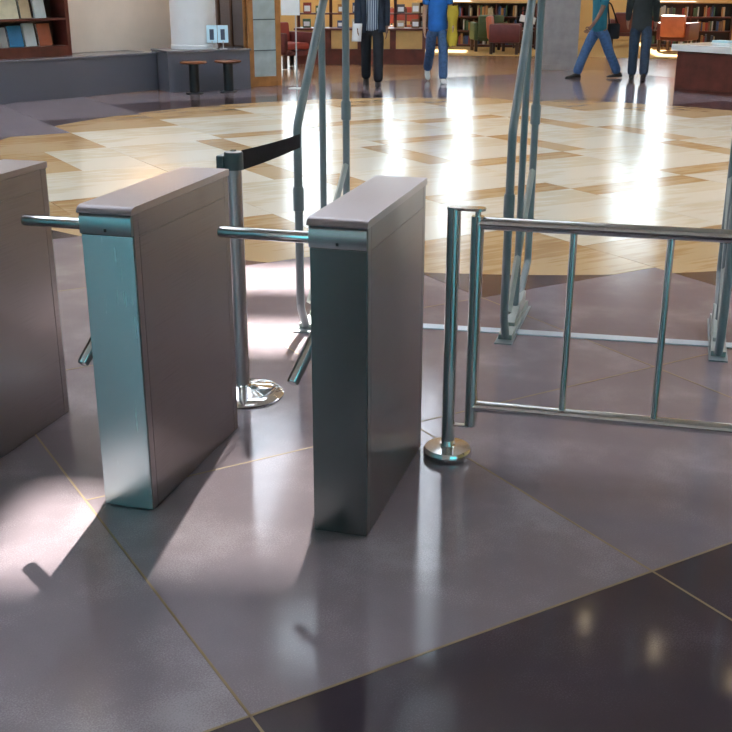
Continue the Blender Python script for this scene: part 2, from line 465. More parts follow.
# entrance wall behind the photographer with glazed doors
ewins = [(-12.5, -9.5), (-5.75, -4.3), (3.2, 5.5), (6.5, 10)]
bm = nb(); box(bm, X0, X1, Y0-.3, Y0, 4.6, ZC); e = X0
for a, b in ewins + [(X1, X1)]:
    if a > e: box(bm, e, a, Y0-.3, Y0, -.3, 4.6)
    e = b
wall('wall_entrance', bm, M['plaster_white'])
for a, b in ewins:
    wn += 1
    root = empty('window_%d' % wn, (0, 0, 0)); root['kind'] = 'structure'
    bm = nb(); box(bm, a, b, Y0-.16, Y0-.15, 0, 4.6); obj('pane', bm, M['teal_glass'], root)
    bm = nb()
    for x in (a, (a+b)/2-.03, b-.06): box(bm, x, x+.06, Y0-.22, Y0-.08, 0, 4.6)
    for z in (0, 2.3, 4.54): box(bm, a+.06, b-.06, Y0-.21, Y0-.09, z, z+.06)
    obj('window_frame', bm, M['steel_paint'], root)
# outside paving seen by reflections through the entrance
bm = nb(); box(bm, -60, 60, -60, Y0-.3, -.3, -.05); box(bm, -60, 60, Y1+.3, 90, -.3, -.05)
tag(obj('ground', bm, M['concrete']), kind='structure')

# --- ceiling with unseen rooflights placed for their light; laid out along the rooflight axis
RA = R(12.5)
def r2w(wx, t): return (wx*math.cos(RA) - t*math.sin(RA), wx*math.sin(RA) + t*math.cos(RA))
slots = [(-0.35, 0.50, 13.42, 14.40), (-0.60, 0.35, 15.38, 15.90), (-0.55, 0.20, 16.4, 17.0),   # unseen clear rooflights, shaped to cast sun patches on the floor
         (-0.66, -0.36, 13.34, 13.95),                                                     # narrow one beside them, shaped for the leftmost sun patch
         (-2.5, -1.5, 15.0, 16.4)]                                                      # separate square rooflight
added_frost = [(6.8, 10.4, 3, 15), (-11.0, -6.6, 5, 17), (-6.2, -3.2, 19, 25.5), (-5.5, 1.6, 10.4, 12.6), (-1.0, 0.9, 5.9, 6.4), (-0.34, 0.28, 17.5, 27.5)]  # unseen frosted panes, added for fill light and the floor's bright streak
holes = slots + added_frost
ws = sorted({-30, 30} | {h[0] for h in holes} | {h[1] for h in holes}); ts = sorted({-20, 45} | {h[2] for h in holes} | {h[3] for h in holes})
bm = nb()
for a, b in zip(ws, ws[1:]):
    for c_, d_ in zip(ts, ts[1:]):
        mx, my = (a+b)/2, (c_+d_)/2
        if any(h[0] < mx < h[1] and h[2] < my < h[3] for h in holes): continue
        q = [r2w(a, c_), r2w(b, c_), r2w(b, d_), r2w(a, d_)]
        for (px_, py_, nx, ny) in ((X0-.3, 0, 1, 0), (X1+.3, 0, -1, 0), (0, Y0-.3, 0, 1), (0, Y1+.3, 0, -1)):
            if q: q = clip_half(q, px_, py_, nx, ny)
        if len(q) > 2: prism(bm, q, ZC, ZC+.05)
wall('ceiling', bm, M['ceiling_white'])
for h in holes:
    wn += 1
    root = empty('window_%d' % wn, (0, 0, 0)); root['kind'] = 'structure'  # unseen rooflights placed for their light, numbered after the wall windows
    bm = nb(); prism(bm, [r2w(h[0], h[2]), r2w(h[1], h[2]), r2w(h[1], h[3]), r2w(h[0], h[3])], ZC+.02, ZC+.03)
    obj('pane', bm, M['frosted_glass' if h in added_frost else 'clear_glass'], root)
    if h in (slots[0], slots[3]):  # blades added over these two openings to dim their sun patches
        bm = nb(); t = h[2]; bw = .051 if h == slots[0] else .026
        while t < h[3]-.02:
            prism(bm, [r2w(h[0], t), r2w(h[1], t), r2w(h[1], t+bw), r2w(h[0], t+bw)], ZC+.035, ZC+.038); t += .066
        obj('dimming_blade', bm, M['steel_paint'], root)
    if h in added_frost:
        bm = nb(); t = h[2]
        while t < h[3]:
            prism(bm, [r2w(h[0], t), r2w(h[1], t), r2w(h[1], t+.08), r2w(h[0], t+.08)], ZC-.06, ZC+.015); t += 1.3
        obj('glazing_bar', bm, M['steel_paint'], root)

# ceiling downlights, found from their mirror images in the polished floor
def downlight(p, label):
    root = empty('ceiling_downlight', (p.x, p.y, ZC), 0, label, 'ceiling light', 'small warm ceiling downlights')
    bm = nb(); lathe(bm, [(.17, 0), (.17, -.03), (.09, -.035), (.08, -.005), (.08, 0)], 24); obj('trim_ring', bm, M['steel_paint'], root)
    bm = nb(); lathe(bm, [(0, -.012), (.075, -.012), (.075, -.002), (0, -.002)], 24); obj('lamp_lens', bm, M['lamp_warm'], root)
def mirror_spot(x, y):
    g = at(x, y); d = px_ray(x, y); d.z = -d.z
    return g + d*(ZC/d.z)
for x, y, lab in ((88, 710, 'small warm ceiling downlight mirrored in the floor near the left turnstiles'), (585, 622, 'warm ceiling downlight mirrored in the dark floor, leftmost of three'),
                  (655, 650, 'warm ceiling downlight mirrored in the dark floor, middle of three'), (733, 682, 'warm ceiling downlight mirrored in the dark floor, rightmost of three')):
    downlight(mirror_spot(x, y), lab)

# ------------------------------------------------------------------ turnstiles
TW, TL, TH = 0.172, 0.715, 0.990
def turnstile(x, y, label, fm='steel_front', cm='steel_front'):
    t = empty('turnstile', (x, y, 0), 0, label, 'turnstile', 'steel tripod turnstiles in the row')
    bm = nb(); box(bm, .004, TW-.004, .004, TL-.004, 0, TH-.022); obj('body', bm, M['seam'], t)
    for sx in (0, 1):
        x0, x1 = (-.001, .006) if sx == 0 else (TW-.006, TW+.001)
        # side skin: front folded edge, main panel, rear edge and a head band, each with its own edges
        bm = nb(); box(bm, x0, x1, .004, .0345, .004, TH-.024, .001); obj('side_edge_strip', bm, M['steel_side'], t)
        bm = nb(); box(bm, x0, x1, .037, TL-.039, .004, TH-.094, .001); obj('side_panel', bm, M['steel_side'], t)
        bm = nb(); box(bm, x0, x1, .037, TL-.039, TH-.0925, TH-.024, .001); obj('head_side_panel', bm, M['steel_side'], t)
        bm = nb(); box(bm, x0, x1, TL-.0365, TL-.004, .004, TH-.024, .001); obj('side_edge_strip', bm, M['steel_side'], t)
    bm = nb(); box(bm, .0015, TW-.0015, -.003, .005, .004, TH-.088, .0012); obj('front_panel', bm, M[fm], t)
    bm = nb(); box(bm, .0015, TW-.0015, TL-.005, TL+.003, .004, TH-.024, .0012); obj('rear_panel', bm, M['steel_front'], t)
    # rounded head end cap
    pr = [(.006, TH-.085), (-.007, TH-.085), (-.010, TH-.080), (-.010, TH-.036), (-.006, TH-.026), (.0, TH-.022), (.006, TH-.022)]
    bm = nb(); prism_x(bm, pr, .0005, TW-.0005)
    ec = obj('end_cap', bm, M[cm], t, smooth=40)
    bm = nb(); box(bm, TW*.5-.004, TW*.5+.004, -.0125, -.009, TH-.076, TH-.066, .001); obj('key_lock', bm, M['black_plastic'], ec)
    # lid with a bullnose front
    pr = [(TL+.004, TH-.022), (TL+.004, TH), (.012, TH), (.002, TH-.002), (-.008, TH-.008), (-.013, TH-.017), (-.012, TH-.0215), (.0, TH-.022)]
    bm = nb(); prism_x(bm, pr, -.004, TW+.004); obj('lid', bm, M['steel_cap'], t, smooth=40)
    # tripod head on the left flank
    hub = Vector((-.012, TL/2, .845)); ax = Vector((-math.cos(R(45)), 0, -math.sin(R(45))))
    e1 = Vector((-math.cos(R(45)), 0, math.cos(R(45)))); f1 = Vector((0, 1, 0))
    bm = nb(); tube(bm, [Vector((.0, TL/2, .795)), Vector((-.03, TL/2, .780))], [.085, .07], 20)
    hb = obj('tripod_hub', bm, M['steel_tube'], t, smooth=40)
    for k in range(3):
        ang = 2*PI*k/3
        d = ax*math.cos(R(45)) + (e1*math.cos(ang) + f1*math.sin(ang))*math.sin(R(45))
        p0 = hub + d*.02; p1 = hub + d*.425; r = .0195
        if k: p0 = p0 + Vector((.02, 0, -.085)); p1 = p1 + Vector((.02, 0, -.085))
        bm = nb(); tube(bm, [p0, p1-d*.008, p1-d*.002, p1], [r, r, r*.85, r*.55], 20)
        obj('tripod_arm', bm, M['steel_tube'], t, smooth=50)
    return t
turnstile(-2.4033, 2.775, 'brushed steel turnstile cut off by the left edge of the picture')
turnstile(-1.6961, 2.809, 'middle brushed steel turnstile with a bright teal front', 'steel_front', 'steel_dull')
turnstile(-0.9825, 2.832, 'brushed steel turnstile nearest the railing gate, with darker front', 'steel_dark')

# ------------------------------------------------------------------ railing gate
GAN = 0.0325
gate = empty('railing_gate', (-.700, 3.50, 0), GAN, 'stainless steel tube swing gate beside the turnstiles', 'gate')
bm = nb(); lathe(bm, [(0, 0), (.084, 0), (.087, .004), (.087, .028), (.081, .036), (.030, .040), (.027, .043), (.027, .050), (0, .050)], 40); obj('base_flange', bm, M['steel_tube'], gate, smooth=40)
bm = nb(); tube(bm, [(0, 0, .03), (0, 0, .899)], .0235, 24); obj('post', bm, M['steel_tube'], gate, smooth=60)
SX = .080
bm = nb(); tube(bm, [(SX, 0, .128), (SX, 0, .880)], .0225, 24); obj('stile', bm, M['steel_tube'], gate, smooth=60)
pl = [(.026*math.cos(a), .026*math.sin(a)) for a in [R(90+180*k/10) for k in range(11)]] + [(SX+.026*math.cos(a), .026*math.sin(a)) for a in [R(-90+180*k/10) for k in range(11)]]
bm = nb(); prism(bm, pl, .899, .908); obj('top_hinge_plate', bm, M['steel_tube'], gate)
bm = nb(); tube(bm, [(SX, 0, .878), (SX, 0, .899)], .010, 14); obj('hinge_pin', bm, M['steel_tube'], gate, smooth=50)
bm = nb(); box(bm, 0, SX+.012, -.011, .011, .118, .127, .002); obj('bottom_hinge_plate', bm, M['steel_tube'], gate)
for z, nm in ((.857, 'top_rail'), (.200, 'bottom_rail')):
    bm = nb(); tube(bm, [(SX, 0, z), (1.34, 0, z)], .0215, 24); obj(nm, bm, M['steel_tube'], gate, smooth=60)
for x in (.397, .705, 1.013):
    bm = nb(); tube(bm, [(x, 0, .200), (x, 0, .857)], .0125, 16); obj('baluster', bm, M['steel_tube'], gate, smooth=60)
bm = nb(); tube(bm, [(1.34, 0, .170), (1.34, 0, .888)], .0225, 24); obj('stile', bm, M['steel_tube'], gate, smooth=60)

# ------------------------------------------------------------------ belt stanchion
sp = at(243, 394)
st = empty('belt_stanchion', (sp.x, sp.y, 0), 0, 'grey belt barrier post on a chrome dome base behind the turnstiles', 'stanchion')
bm = nb(); lathe(bm, [(0, 0), (.168, 0), (.170, .006), (.160, .014), (.12, .024), (.07, .034), (.040, .044), (.036, .05), (0, .05)], 48); obj('base', bm, M['chrome'], st, smooth=35)
bm = nb(); tube(bm, [(0, 0, .045), (0, 0, .93)], .030, 28); obj('pole', bm, M['pedestal_grey'] if False else M['steel_cap'], st, smooth=60)
bm = nb(); lathe(bm, [(0, .93), (.036, .93), (.037, .935), (.037, .992), (.034, .998), (0, 1.0)], 28); obj('belt_head', bm, M['pedestal_dark'], st, smooth=40)
bm = nb(); box(bm, -.062, -.030, -.03, .03, .925, .985, .006); obj('belt_clip', bm, M['pedestal_dark'], st)
bm = nb(); tube(bm, [(0, 0, .998), (0, 0, 1.006)], .011, 12); obj('screw_cap', bm, M['steel_tube'], st, smooth=40)
P1 = Vector((-1.68, 4.70, 0))
bend = P1 + Vector((.022, -.030, .945)) - sp; b0 = Vector((.03, .012, .965))
bm = nb(); n = 14; rows = []
bb = Vector((bend.x, bend.y, .93)); dv = (bb-b0); side = Vector((-dv.y, dv.x, 0)).normalized()*.0012
for k in range(n+1):
    t = k/n; p = b0 + dv*t; p.z = b0.z + (bb.z-b0.z)*t - .004*math.sin(PI*t); hh = .038-.008*t
    rows.append([bm.verts.new(p+side+Vector((0, 0, hh))), bm.verts.new(p-side+Vector((0, 0, hh))), bm.verts.new(p-side-Vector((0, 0, hh))), bm.verts.new(p+side-Vector((0, 0, hh)))])
for k in range(n):
    for j in range(4): bm.faces.new((rows[k][j], rows[k][(j+1) % 4], rows[k+1][(j+1) % 4], rows[k+1][j]))
bm.faces.new(rows[0]); bm.faces.new(rows[-1][::-1])
obj('belt', bm, M['belt_black'], st)

# ------------------------------------------------------------------ book detection pedestals
def pedestal(x, y, label):
    t = empty('security_pedestal', (x, y, 0), 0, label, 'security gate', 'book detection pedestals')
    D, r = .76, .0195
    fr = round_pts([(0, .07, .02), (0, .0, .13), (0, 0, .99), (0, .42, 1.545), (0, .52, 1.62), (0, .66, 1.645), (0, .75, 1.60), (0, D, 1.50)], .03)
    bm = nb(); tube(bm, fr, r, 16); obj('front_tube', bm, M['pedestal_grey'], t, smooth=60)
    re = round_pts([(0, D, 1.50), (0, D, .22), (0, .44, .075), (0, .40, .03)], .03)
    bm = nb(); tube(bm, re, r*.95, 16); obj('rear_tube', bm, M['pedestal_grey'], t, smooth=60)
    bm = nb(); tube(bm, [(0, D-.012, .70), (0, .13, .12)], .0165, 4); obj('diagonal_brace', bm, M['pedestal_light'], t)
    bm = nb(); tube(bm, [(0, .37, .03), (0, .37, 1.47)], .0165, 14); obj('middle_tube', bm, M['pedestal_grey'], t, smooth=60)
    for yy, z0, z1 in ((0, .60, .715), (D, .93, 1.03)):
        bm = nb(); lathe(bm, [(r, z0), (r+.006, z0+.004), (r+.006, z1-.012), (r+.003, z1), (r, z1)], 18, (0, yy)); obj('joint_sleeve', bm, M['pedestal_grey'], t, smooth=40)
    # base cover with two sloping tops
    pr = [(.06, .004), (.62, .004), (.62, .045), (.56, .055), (.26, .032), (.06, .03)]
    bm = nb(); prism_x(bm, pr, -.032, .032); obj('base_cover', bm, M['pedestal_light'], t)
    pr = [(.20, .03), (.56, .03), (.56, .115), (.52, .125), (.24, .065), (.20, .05)]
    bm = nb(); prism_x(bm, pr, -.024, .024); obj('upper_cover', bm, M['pedestal_light'], t)
    bm = nb(); box(bm, -.042, .042, .0, .66, 0, .006, .002); obj('foot_plate', bm, M['pedestal_grey'], t)
    return t
pedestal(-1.68, 4.70, 'grey tubular detection gate the black belt is hooked to')
pedestal(-.71, 4.80, 'grey tubular detection gate standing between the other two')
pedestal(.262, 4.83, 'grey tubular detection gate at the right edge of the picture')
bm = nb(); a = Vector((-1.66, 4.93, 0)); b = Vector((.75, 5.115, 0)); d = b-a
box(bm, 0, d.length, -.036, .036, 0, .006, .002)
tag(obj('floor_cable_cover', bm, M['threshold_metal'], None, a, math.atan2(d.y, d.x)), 'shiny flat metal strip on the floor linking the detection gates', 'floor strip')

# ------------------------------------------------------------------ left side: granite ledge, column, bookcase, stools
def frame2(a, b):
    d = Vector((b[0]-a[0], b[1]-a[1])); return math.atan2(d.y, d.x), d.length
A0, A1 = (-11.6, 7.9), (-7.84, 15.64)
ang, ln = frame2(A0, A1)
lw = empty('granite_ledge', (A0[0], A0[1], 0), ang, 'long low grey granite ledge wall under the wooden bookcase', 'ledge')
bm = nb(); box(bm, 0, ln-.02, 0, .75, 0, .535); obj('wall_body', bm, M['granite'], lw)
bm = nb(); box(bm, 0, ln-.02, -.02, .78, .537, .567, .004); obj('coping', bm, M['granite_top'], lw)
B0, B1 = (-7.52, 15.32), (-6.58, 16.28)
ang2, ln2 = frame2(B0, B1)
bl = empty('granite_counter', (B0[0], B0[1], 0), ang2, 'grey granite counter block carrying the white round column', 'counter')
bm = nb(); box(bm, 0, ln2, 0, .72, 0, .575); obj('counter_body', bm, M['granite'], bl)
bm = nb(); box(bm, -.02, ln2+.02, -.02, .72, .577, .607, .004); obj('counter_top', bm, M['granite_top'], bl)
# white column on the counter
cb = at(194.5, 49.5, .607); cdir = Vector((cb.x, cb.y, 0)).normalized(); cc = cb + cdir*.36
bm = nb(); lathe(bm, [(0, .608), (.362, .608), (.362, .66), (.352, .67), (.352, ZC), (0, ZC)], 48)
tag(obj('round_column', bm, M['column_white'], None, (cc.x, cc.y, 0), smooth=40), 'smooth white round column rising from the granite counter', 'column')
# plaster wall behind the ledge
n1 = Vector((-math.sin(ang), math.cos(ang), 0))
pa = Vector((*A0, 0)) + n1*.80; pb = Vector((*A1, 0)) + n1*.80
pb = pb + (pb-pa).normalized()*1.2
bm = nb(); box(bm, 0, (pb-pa).length, 0, .2, 0, ZC)
wl = obj('wall_recess', bm, M['plaster_cream'], None, pa, ang); tag(wl, kind='structure')
# dark timber partition from the column to the glass door
pc = Vector((-7.80, 17.45, 0)); pd = at(249, 86.5) + Vector((-.07, .15, 0))
d = Vector((pd.x-pc.x, pd.y-pc.y, 0)); an3 = math.atan2(d.y, d.x)
part = empty('timber_partition', (pc.x, pc.y, 0), an3, 'dark brown timber and glass partition behind the granite counter', 'partition')
bm = nb(); box(bm, 0, d.length, 0, .05, 0, 2.6); obj('partition_panel', bm, M['dark_wood'], part)
for k in range(4):
    bm = nb(); x = k*(d.length-.06)/3; box(bm, x, x+.06, -.03, .0, 0, 2.6, .004); obj('mullion', bm, M['oak'] if k == 3 else M['dark_wood'], part)
for k in range(3):
    x = .06+k*(d.length-.06)/3
    bm = nb(); box(bm, x, x+(d.length-.06)/3-.06, -.012, -.001, .62, 2.5); obj('glazed_panel', bm, M['glass_panel'] if False else M['granite'], part)
# wood framed glass door leaf
da, db_ = at(250.5, 87), at(282, 85.3)
d = Vector((db_.x-da.x, db_.y-da.y, 0)); an4 = math.atan2(d.y, d.x); L = d.length
dr = empty('door_1', (da.x, da.y, 0), an4); tag(dr, 'oak framed glass door with three panes', None, None, 'structure')
bm = nb(); box(bm, 0, .085, 0, .06, 0, 2.3, .004); obj('door_stile', bm, M['oak'], dr)
bm = nb(); box(bm, L-.085, L, 0, .06, 0, 2.3, .004); obj('door_stile', bm, M['oak'], dr)
bm = nb(); box(bm, .085, L-.085, .004, .056, 0, .15, .004); obj('door_rail', bm, M['oak'], dr)
bm = nb(); box(bm, .085, L-.085, .004, .056, 2.2, 2.3, .004); obj('door_rail', bm, M['oak'], dr)
zz = [.15, .56, 1.03, 1.6, 2.2]
for k in range(4):
    bm = nb(); box(bm, .085, L-.085, .025, .033, zz[k], zz[k+1]-.012); obj('door_pane', bm, M['glass_panel'], dr)
    if k:
        bm = nb(); box(bm, .085, L-.085, .018, .04, zz[k]-.014, zz[k]+.002); obj('glazing_bar', bm, M['pedestal_dark'], dr)
# two fixed stools before the counter
for (x, y), lab in (((195, 93.5), 'round wooden topped stool nearer the long granite ledge'), ((229, 92), 'round wooden topped stool nearer the glass door')):
    g = at(x, y)
    s_ = empty('stool', (g.x, g.y, 0), 0, lab, 'stool', 'stools at the granite counter')
    bm = nb(); lathe(bm, [(0, .435), (.19, .435), (.205, .447), (.205, .462), (.19, .474), (0, .476)], 32); obj('seat', bm, M['seat_wood'], s_, smooth=40)
    bm = nb(); lathe(bm, [(0, 0), (.075, 0), (.075, .425), (.11, .434), (0, .434)], 24); obj('pedestal', bm, M['black_plastic'], s_, smooth=40)
    bm = nb(); lathe(bm, [(0, 0), (.13, 0), (.13, .012), (.075, .018), (.07, .018)], 28); obj('floor_plate', bm, M['black_plastic'], s_, smooth=40)
# leaflets in a holder on the counter
lh = at(219, 45.5, .607)
ah = math.atan2(lh.y, lh.x) - PI/2
for k, (px_, lab) in enumerate(((212.5, 'white leaflet with dark print standing left on the granite counter'), (223.5, 'white leaflet with dark print standing right on the granite counter'))):
    p = at(px_, 49.3, .609)
    t = empty('leaflet_stand', (p.x, p.y, .609), ah, lab, 'leaflet', 'leaflet stands on the granite counter')
    tilt = Matrix.Rotation(R(-14), 4, 'X')
    bm = nb(); box(bm, -.08, .08, -.004, .004, .10, .36, mtx=tilt); obj('sheet', bm, M['paper_blue'], t)
    bm = nb(); box(bm, -.035, .03, -.006, -.0045, .14, .30, mtx=tilt); obj('printed_block', bm, M['ink'], t)
    bm = nb(); box(bm, -.06, .06, -.01, .09, 0, .006); box(bm, -.008, .008, .012, .024, .006, .12); obj('holder_foot', bm, M['steel_paint'], t)
# bookcase standing on the ledge
bca = at(-30, 58.0, .567) ; bcb = at(69, 55.5, .567)
s0 = (Vector((bcb.x, bcb.y, 0))-Vector((*A0, 0))).dot(Vector((math.cos(ang), math.sin(ang), 0)))
bk = Vector((*A0, .567)) + Vector((math.cos(ang), math.sin(ang), 0))*(s0) + n1*.22
BW = 2.2
bc = empty('display_bookcase', bk - Vector((math.cos(ang), math.sin(ang), 0))*BW, ang, 'reddish brown wooden display bookcase standing on the granite ledge', 'bookcase')
bm = nb(); box(bm, 0, .06, 0, .40, 0, 1.6, .004); obj('side_board', bm, M['mahogany'], bc)
bm = nb(); box(bm, BW-.06, BW, 0, .40, 0, 1.6, .004); obj('side_board', bm, M['mahogany'], bc)
bm = nb(); box(bm, .06, BW-.06, .37, .40, 0, 1.6); obj('back_board', bm, M['dark_wood'], bc)
SH = [0, .50, .95, 1.57]
for k, z in enumerate(SH):
    bm = nb(); box(bm, .06, BW-.06, 0, .37, z, z+(.15 if k == 0 else .03), .003); obj('shelf', bm, M['mahogany'], bc)
cover_cols = {'book_blue': (.02, .20, .42), 'book_grey': (.36, .37, .36), 'book_rust': (.40, .10, .04), 'book_cream': (.74, .68, .48), 'book_sand': (.52, .40, .24), 'book_pale': (.56, .62, .62)}
for k, v in cover_cols.items(): plain(k, v, .5, var=.12, scale=8)
def face_book(s, z, wd, ht, mat, label, shelfname):
    b = empty('book', (0, 0, 0), ang, label, 'book', 'books facing out in the display bookcase')
    base = bk - Vector((math.cos(ang), math.sin(ang), 0))*BW
    p = base + Vector((math.cos(ang), math.sin(ang), 0))*s + n1*.12; b.location = (p.x, p.y, base.z+z)
    ti = Matrix.Rotation(R(-12), 4, 'X')
    bm = nb(); box(bm, -wd/2, wd/2, -.004, .0, 0, ht, mtx=ti); obj('front_cover', bm, M[mat], b)
    bm = nb(); box(bm, -wd/2+.005, wd/2-.008, .0003, .026, .004, ht-.006, mtx=ti); obj('pages', bm, M['paper'], b)
    bm = nb(); box(bm, -wd/2, wd/2, .0263, .030, 0, ht, mtx=ti); obj('back_cover', bm, M[mat], b)
def s_of(px_, py_):
    # distance along the bookcase for a pixel column
    base = bk - Vector((math.cos(ang), math.sin(ang), 0))*BW
    d = px_ray(px_, py_); o = Vector((0, 0, CAM_Z)); q = base + n1*.12
    t = (q-o).dot(n1)/d.dot(n1); return (o+d*t-base).dot(Vector((math.cos(ang), math.sin(ang), 0)))
for (a, b, z, ht, mat, lab) in ((-14, -2, .151, .30, 'book_sand', 'sand coloured book on the lower shelf at the picture edge'), (-1, 7, .151, .27, 'book_grey', 'grey book leaning beside the blue one on the lower shelf'), (8, 23, .151, .29, 'book_blue', 'blue book facing out on the lower shelf'),
                          (24, 36, .151, .32, 'book_pale', 'pale grey book between the blue and rust books'), (38, 52, .151, .31, 'book_rust', 'rust red book at the right end of the lower shelf'),
                          (-2, 21, .531, .36, 'book_cream', 'large cream open book on the upper shelf'), (22, 33, .531, .34, 'book_sand', 'sand coloured book on the upper shelf'), (36, 48, .531, .33, 'book_pale', 'pale grey book at the right end of the upper shelf')):
    sa, sb = s_of(a, 30), s_of(b, 30)
    if (sa+sb)/2 > .1: face_book((sa+sb)/2, z, abs(sb-sa)*.94, ht, mat, lab, '')
# notice on a slim stand in front of the opening
g = at(297, 88.5)
sg = empty('notice_stand', (g.x, g.y, 0), math.atan2(g.y, g.x)-PI/2, 'white notice board on a slim steel pole beside the glass door', 'sign')
bm = nb(); lathe(bm, [(0, 0), (.14, 0), (.14, .008), (.02, .016), (0, .016)], 28); obj('base', bm, M['steel_paint'], sg, smooth=40)
bm = nb(); tube(bm, [(0, 0, .01), (0, 0, 1.15)], .012, 12); obj('pole', bm, M['steel_paint'], sg, smooth=60)
bm = nb(); box(bm, -.225, .065, -.02, -.005, 1.10, 1.52, .004); obj('board', bm, M['paper'], sg)

# ------------------------------------------------------------------ right hand desk
q0, q1 = at(672, 91.0), at(732, 97.0)
d = Vector((q1.x-q0.x, q1.y-q0.y, 0)); and_ = math.atan2(d.y, d.x)
dk = empty('service_desk', (q0.x, q0.y, 0), and_, 'mahogany service desk with a glossy white top at the right', 'desk')
bm = nb(); box(bm, .02, 2.6, .02, 1.7, 0, .60); obj('desk_body', bm, M['mahogany'], dk)
for k in range(2):
    bm = nb(); box(bm, .06+k*1.27, 1.27+k*1.27, .0, .02, .05, .58, .006); obj('front_panel', bm, M['mahogany'], dk)
bm = nb(); box(bm, .0, .05, .05, 1.65, .04, .58, .006); obj('end_panel', bm, M['concrete'], dk)
bm = nb(); box(bm, -.05, 2.65, -.05, 1.75, .602, .70, .006); obj('desk_top', bm, M['white_top'], dk)
tdir = Matrix.Rotation(and_, 4, 'Z')
for i, (x, y, w_, l_, h_, nm, mat, lab) in enumerate(((.25, .5, .30, .22, .05, 'paper_tray', 'paper', 'low white paper tray at the corner of the service desk'), (.95, .9, .16, .13, .12, 'card_box', 'steel_paint', 'small grey card box on the service desk'), (1.35, .45, .12, .3, .05, 'stapler', 'black_plastic', 'dark stapler lying on the service desk'))):
    p = Vector((q0.x, q0.y, .70)) + (tdir @ Vector((x, y, 0)))
    t = empty(nm, p, and_, lab, nm.replace('_', ' '))
    bm = nb(); box(bm, 0, w_, 0, l_, 0, h_*.35, .004); obj('base', bm, M[mat], t)
    bm = nb(); box(bm, .008, w_-.008, .008, l_-.008, h_*.35+.0005, h_, .006); obj('upper', bm, M[mat if nm != 'paper_tray' else 'paper_blue'], t)

# ------------------------------------------------------------------ square pillar
pa_, pb_ = at(541.5, 70), at(576.5, 70.5)
pw = (pb_-pa_).length; d = pb_-pa_; anp = math.atan2(d.y, d.x)
pil = empty('square_pillar', (pa_.x, pa_.y, 0), anp, 'square grey concrete pillar behind the walking visitors', 'pillar')
bm = nb(); box(bm, 0, pw, 0, pw, .10, ZC, .01); obj('shaft', bm, M['concrete'], pil)
bm = nb(); box(bm, -.006, pw+.006, -.006, pw+.006, 0, .10, .004); obj('plinth', bm, M['concrete'], pil)

# ------------------------------------------------------------------ library furniture
def armchair(x, y, rz, seat_m, side_m, label):
    t = empty('armchair', (x, y, .008), rz, label, 'armchair', 'leather armchairs in the reading area')
    bm = nb(); box(bm, -.28, .28, -.30, .28, .34, .47, .04); obj('seat', bm, M[seat_m], t, smooth=40)
    bm = nb(); box(bm, -.30, .30, .26, .40, .34, .84, .04, Matrix.Translation((0, .26, .34)) @ Matrix.Rotation(R(-7), 4, 'X') @ Matrix.Translation((0, -.26, -.34))); obj('backrest', bm, M[seat_m], t, smooth=40)
    for sx in (-1, 1):
        bm = nb(); box(bm, sx*.345-.055, sx*.345+.055, -.34, .36, .26, .66, .03); obj('armrest', bm, M[side_m], t, smooth=40)
    bm = nb(); box(bm, -.285, .285, -.31, .30, .24, .335, .01); obj('seat_frame', bm, M[side_m], t)
    for sx in (-1, 1):
        for sy in (-.28, .30):
            bm = nb(); box(bm, sx*.33-.035, sx*.33+.035, sy-.035, sy+.035, 0, .262, .004); obj('leg', bm, M['dark_wood'], t)
    return t
def on_carpet(x, y): return at(x, y, .008)
g = on_carpet(480.5, 53.0); armchair(g.x, g.y+.9, R(200), 'leather_green', 'leather_green', 'dark green armchair beside the maroon one')
g = on_carpet(503, 54.5); armchair(g.x, g.y+.3, R(95), 'leather_orange', 'leather_maroon', 'maroon armchair with orange seat left of the grey detection gate post')
g = on_carpet(535, 46); armchair(g.x, g.y+.3, R(170), 'leather_red', 'leather_red', 'red armchair just left of the square pillar')
g = on_carpet(676, 52); armchair(g.x, g.y+.4, R(160), 'leather_orange', 'leather_maroon', 'maroon armchair behind the service desk corner')
g = on_carpet(622, 46); armchair(g.x, g.y+.3, R(190), 'leather_maroon', 'leather_maroon', 'maroon armchair between the two visitors at the right')
# dark satchel with white papers on the red seat
g = on_carpet(521, 50)
bp = Vector((g.x, g.y+.5, .0))
bpt = empty('side_table', (bp.x, bp.y, .008), R(20), 'small dark side table beside the red armchair', 'table')
bm = nb(); box(bm, -.25, .25, -.25, .25, .46, .50, .006); obj('table_top', bm, M['mahogany'], bpt)
for sx in (-1, 1):
    for sy in (-1, 1):
        bm = nb(); box(bm, sx*.22-.02, sx*.22+.02, sy*.22-.02, sy*.22+.02, 0, .46); obj('leg', bm, M['dark_wood'], bpt)
sat = empty('satchel', (bp.x, bp.y, .508), R(20), 'dark satchel with a white flap on the small side table', 'bag')
bm = nb(); box(bm, -.21, .21, -.07, .07, 0, .26, .03); obj('bag_body', bm, M['black_cloth'], sat, smooth=40)
bm = nb(); box(bm, -.20, .20, -.085, -.07, .12, .28, .006, Matrix.Rotation(R(12), 4, 'Y')); obj('flap', bm, M['paper'], sat)
bm = nb(); tube(bm, round_pts([(-.2, 0, .24), (-.12, 0, .4), (.12, 0, .4), (.2, 0, .24)], .08), .012, 8); obj('strap', bm, M['black_cloth'], sat, smooth=60)
